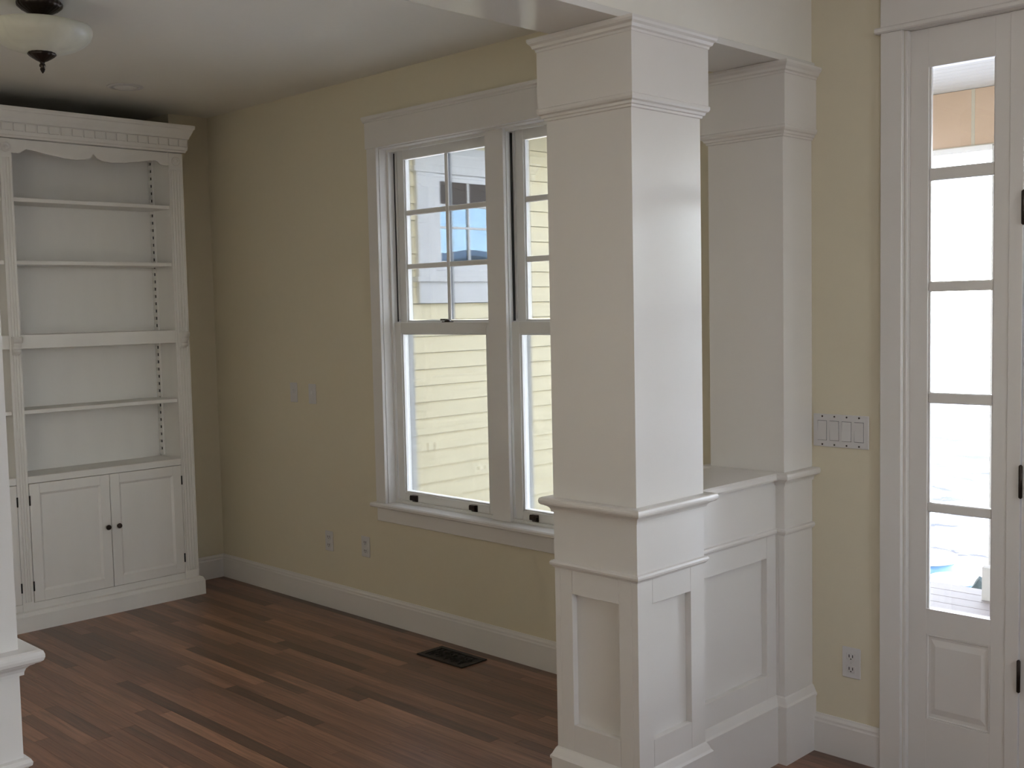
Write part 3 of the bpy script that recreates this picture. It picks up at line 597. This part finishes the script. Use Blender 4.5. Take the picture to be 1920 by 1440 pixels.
bm = bmesh.new(); box(bm, -2.45, 2.45, 0, .082, -.010, 0, .003); bmesh_ = bpy.data.meshes.new('ceiling_board'); bm.to_mesh(bmesh_); bm.free(); bmesh_.materials.append(M['porchwhite'])
yy = .156
while yy < 2.78:
    o = link_mesh('ceiling_board', bmesh_, 'porchwhite', pc); o.location = (4.95, yy, 2.774); yy += .0835
# snow ground with low drifts
gs = 90; bm = bmesh.new(); vs = {}
def gz(x, y):
    base = -.46 + .05 * math.sin(x * 1.7 + .6 * y) * math.sin(y * 1.3) + .03 * math.sin(x * 4.1 + y * 2.7) * math.sin(y * 3.7 - x)
    return base + .012 * math.sin(x * 11 + y * 6) * math.sin(y * 9) - max(0, y - 30) * .01
xsg = [-200, -100, -50, -25, -12, -6] + [-3 + .16 * i for i in range(75)] + [12, 18, 30, 60, 120, 220]
ysg = [-120, -40, -12, 0] + [.15 + .16 * i for i in range(80)] + [16, 22, 32, 60, 120, 260]
grid = [[bm.verts.new((x, y, gz(x, y) if (-3 < x < 12 and y > .3) else -.48 - (max(0, y - 30) * .01))) for y in ysg] for x in xsg]
for i in range(len(xsg) - 1):
    for j in range(len(ysg) - 1): bm.faces.new((grid[i][j], grid[i + 1][j], grid[i + 1][j + 1], grid[i][j + 1]))
for f in bm.faces: f.smooth = True
sg = struct('ground_snow', bm, 'ground', label='sunlit snowy ground outside')
def tub(x, y, r, zt, h, label):
    t = thing('round_tub', label, 'tub', (x, y, zt - h))
    obj('tub_body', lathe((x, y, 0), [(r * .86, zt - h), (r * .93, zt - h * .5), (r * .95, zt - .03)], 40), 'tub', t)
    obj('lid', lathe((x, y, 0), [(r, zt - .035), (r * 1.01, zt - .02), (r, zt - .004), (r * .8, zt + .004), (.01, zt + .01)], 40), 'lid', t)
tub(2.50, 4.18, .235, -.235, .27, 'larger round white topped tub on the snow farther from the deck')
tub(2.88, 3.80, .145, -.268, .21, 'smaller round white topped tub on the snow right at the deck edge')
bm = bmesh.new(); bmesh.ops.create_icosphere(bm, subdivisions=3, radius=1)
for v in bm.verts:
    k = 1 + .16 * math.sin(v.co.x * 5 + 1) * math.cos(v.co.y * 4) + .1 * math.sin(v.co.z * 7); v.co = Vector((3.13 + v.co.x * .08 * k, 3.62 + v.co.y * .09 * k, -.37 + v.co.z * .15 * k))
tag(obj('stone', bm, 'stone_lap_shade'), 'dark wet stone beside the porch post at the deck edge', 'stone')
def ridge(name, pts, d0, d1, mat, label):
    bm = bmesh.new(); A = []; B = []; Cc = []
    for ang, h in pts:
        c, s_ = math.cos(math.radians(ang)), math.sin(math.radians(ang))
        A.append(bm.verts.new((d0 * c, d0 * s_, -12))); B.append(bm.verts.new(((d0 + d1) / 2 * c, (d0 + d1) / 2 * s_, h))); Cc.append(bm.verts.new((d1 * c, d1 * s_, -12)))
    for i in range(len(pts) - 1):
        bm.faces.new((A[i], A[i + 1], B[i + 1], B[i])); bm.faces.new((B[i], B[i + 1], Cc[i + 1], Cc[i]))
    bmesh.ops.recalc_face_normals(bm, faces=bm.faces[:])
    o = obj(name, bm, mat); o['kind'] = 'structure'; o['label'] = label
near = [(5 + .5 * i, 23.6 + 1.1 * math.sin(i * .9 + 1.2) + .5 * math.sin(i * 2.3)) for i in range(160)]
far = [(0 + .5 * i, 46 + 2.0 * math.sin(i * .45 + .4) + .6 * math.sin(i * 1.4)) for i in range(180)]
ridge('hill_range', near, 420, 560, 'hill', 'dark wooded hill mirrored low in the wing window')
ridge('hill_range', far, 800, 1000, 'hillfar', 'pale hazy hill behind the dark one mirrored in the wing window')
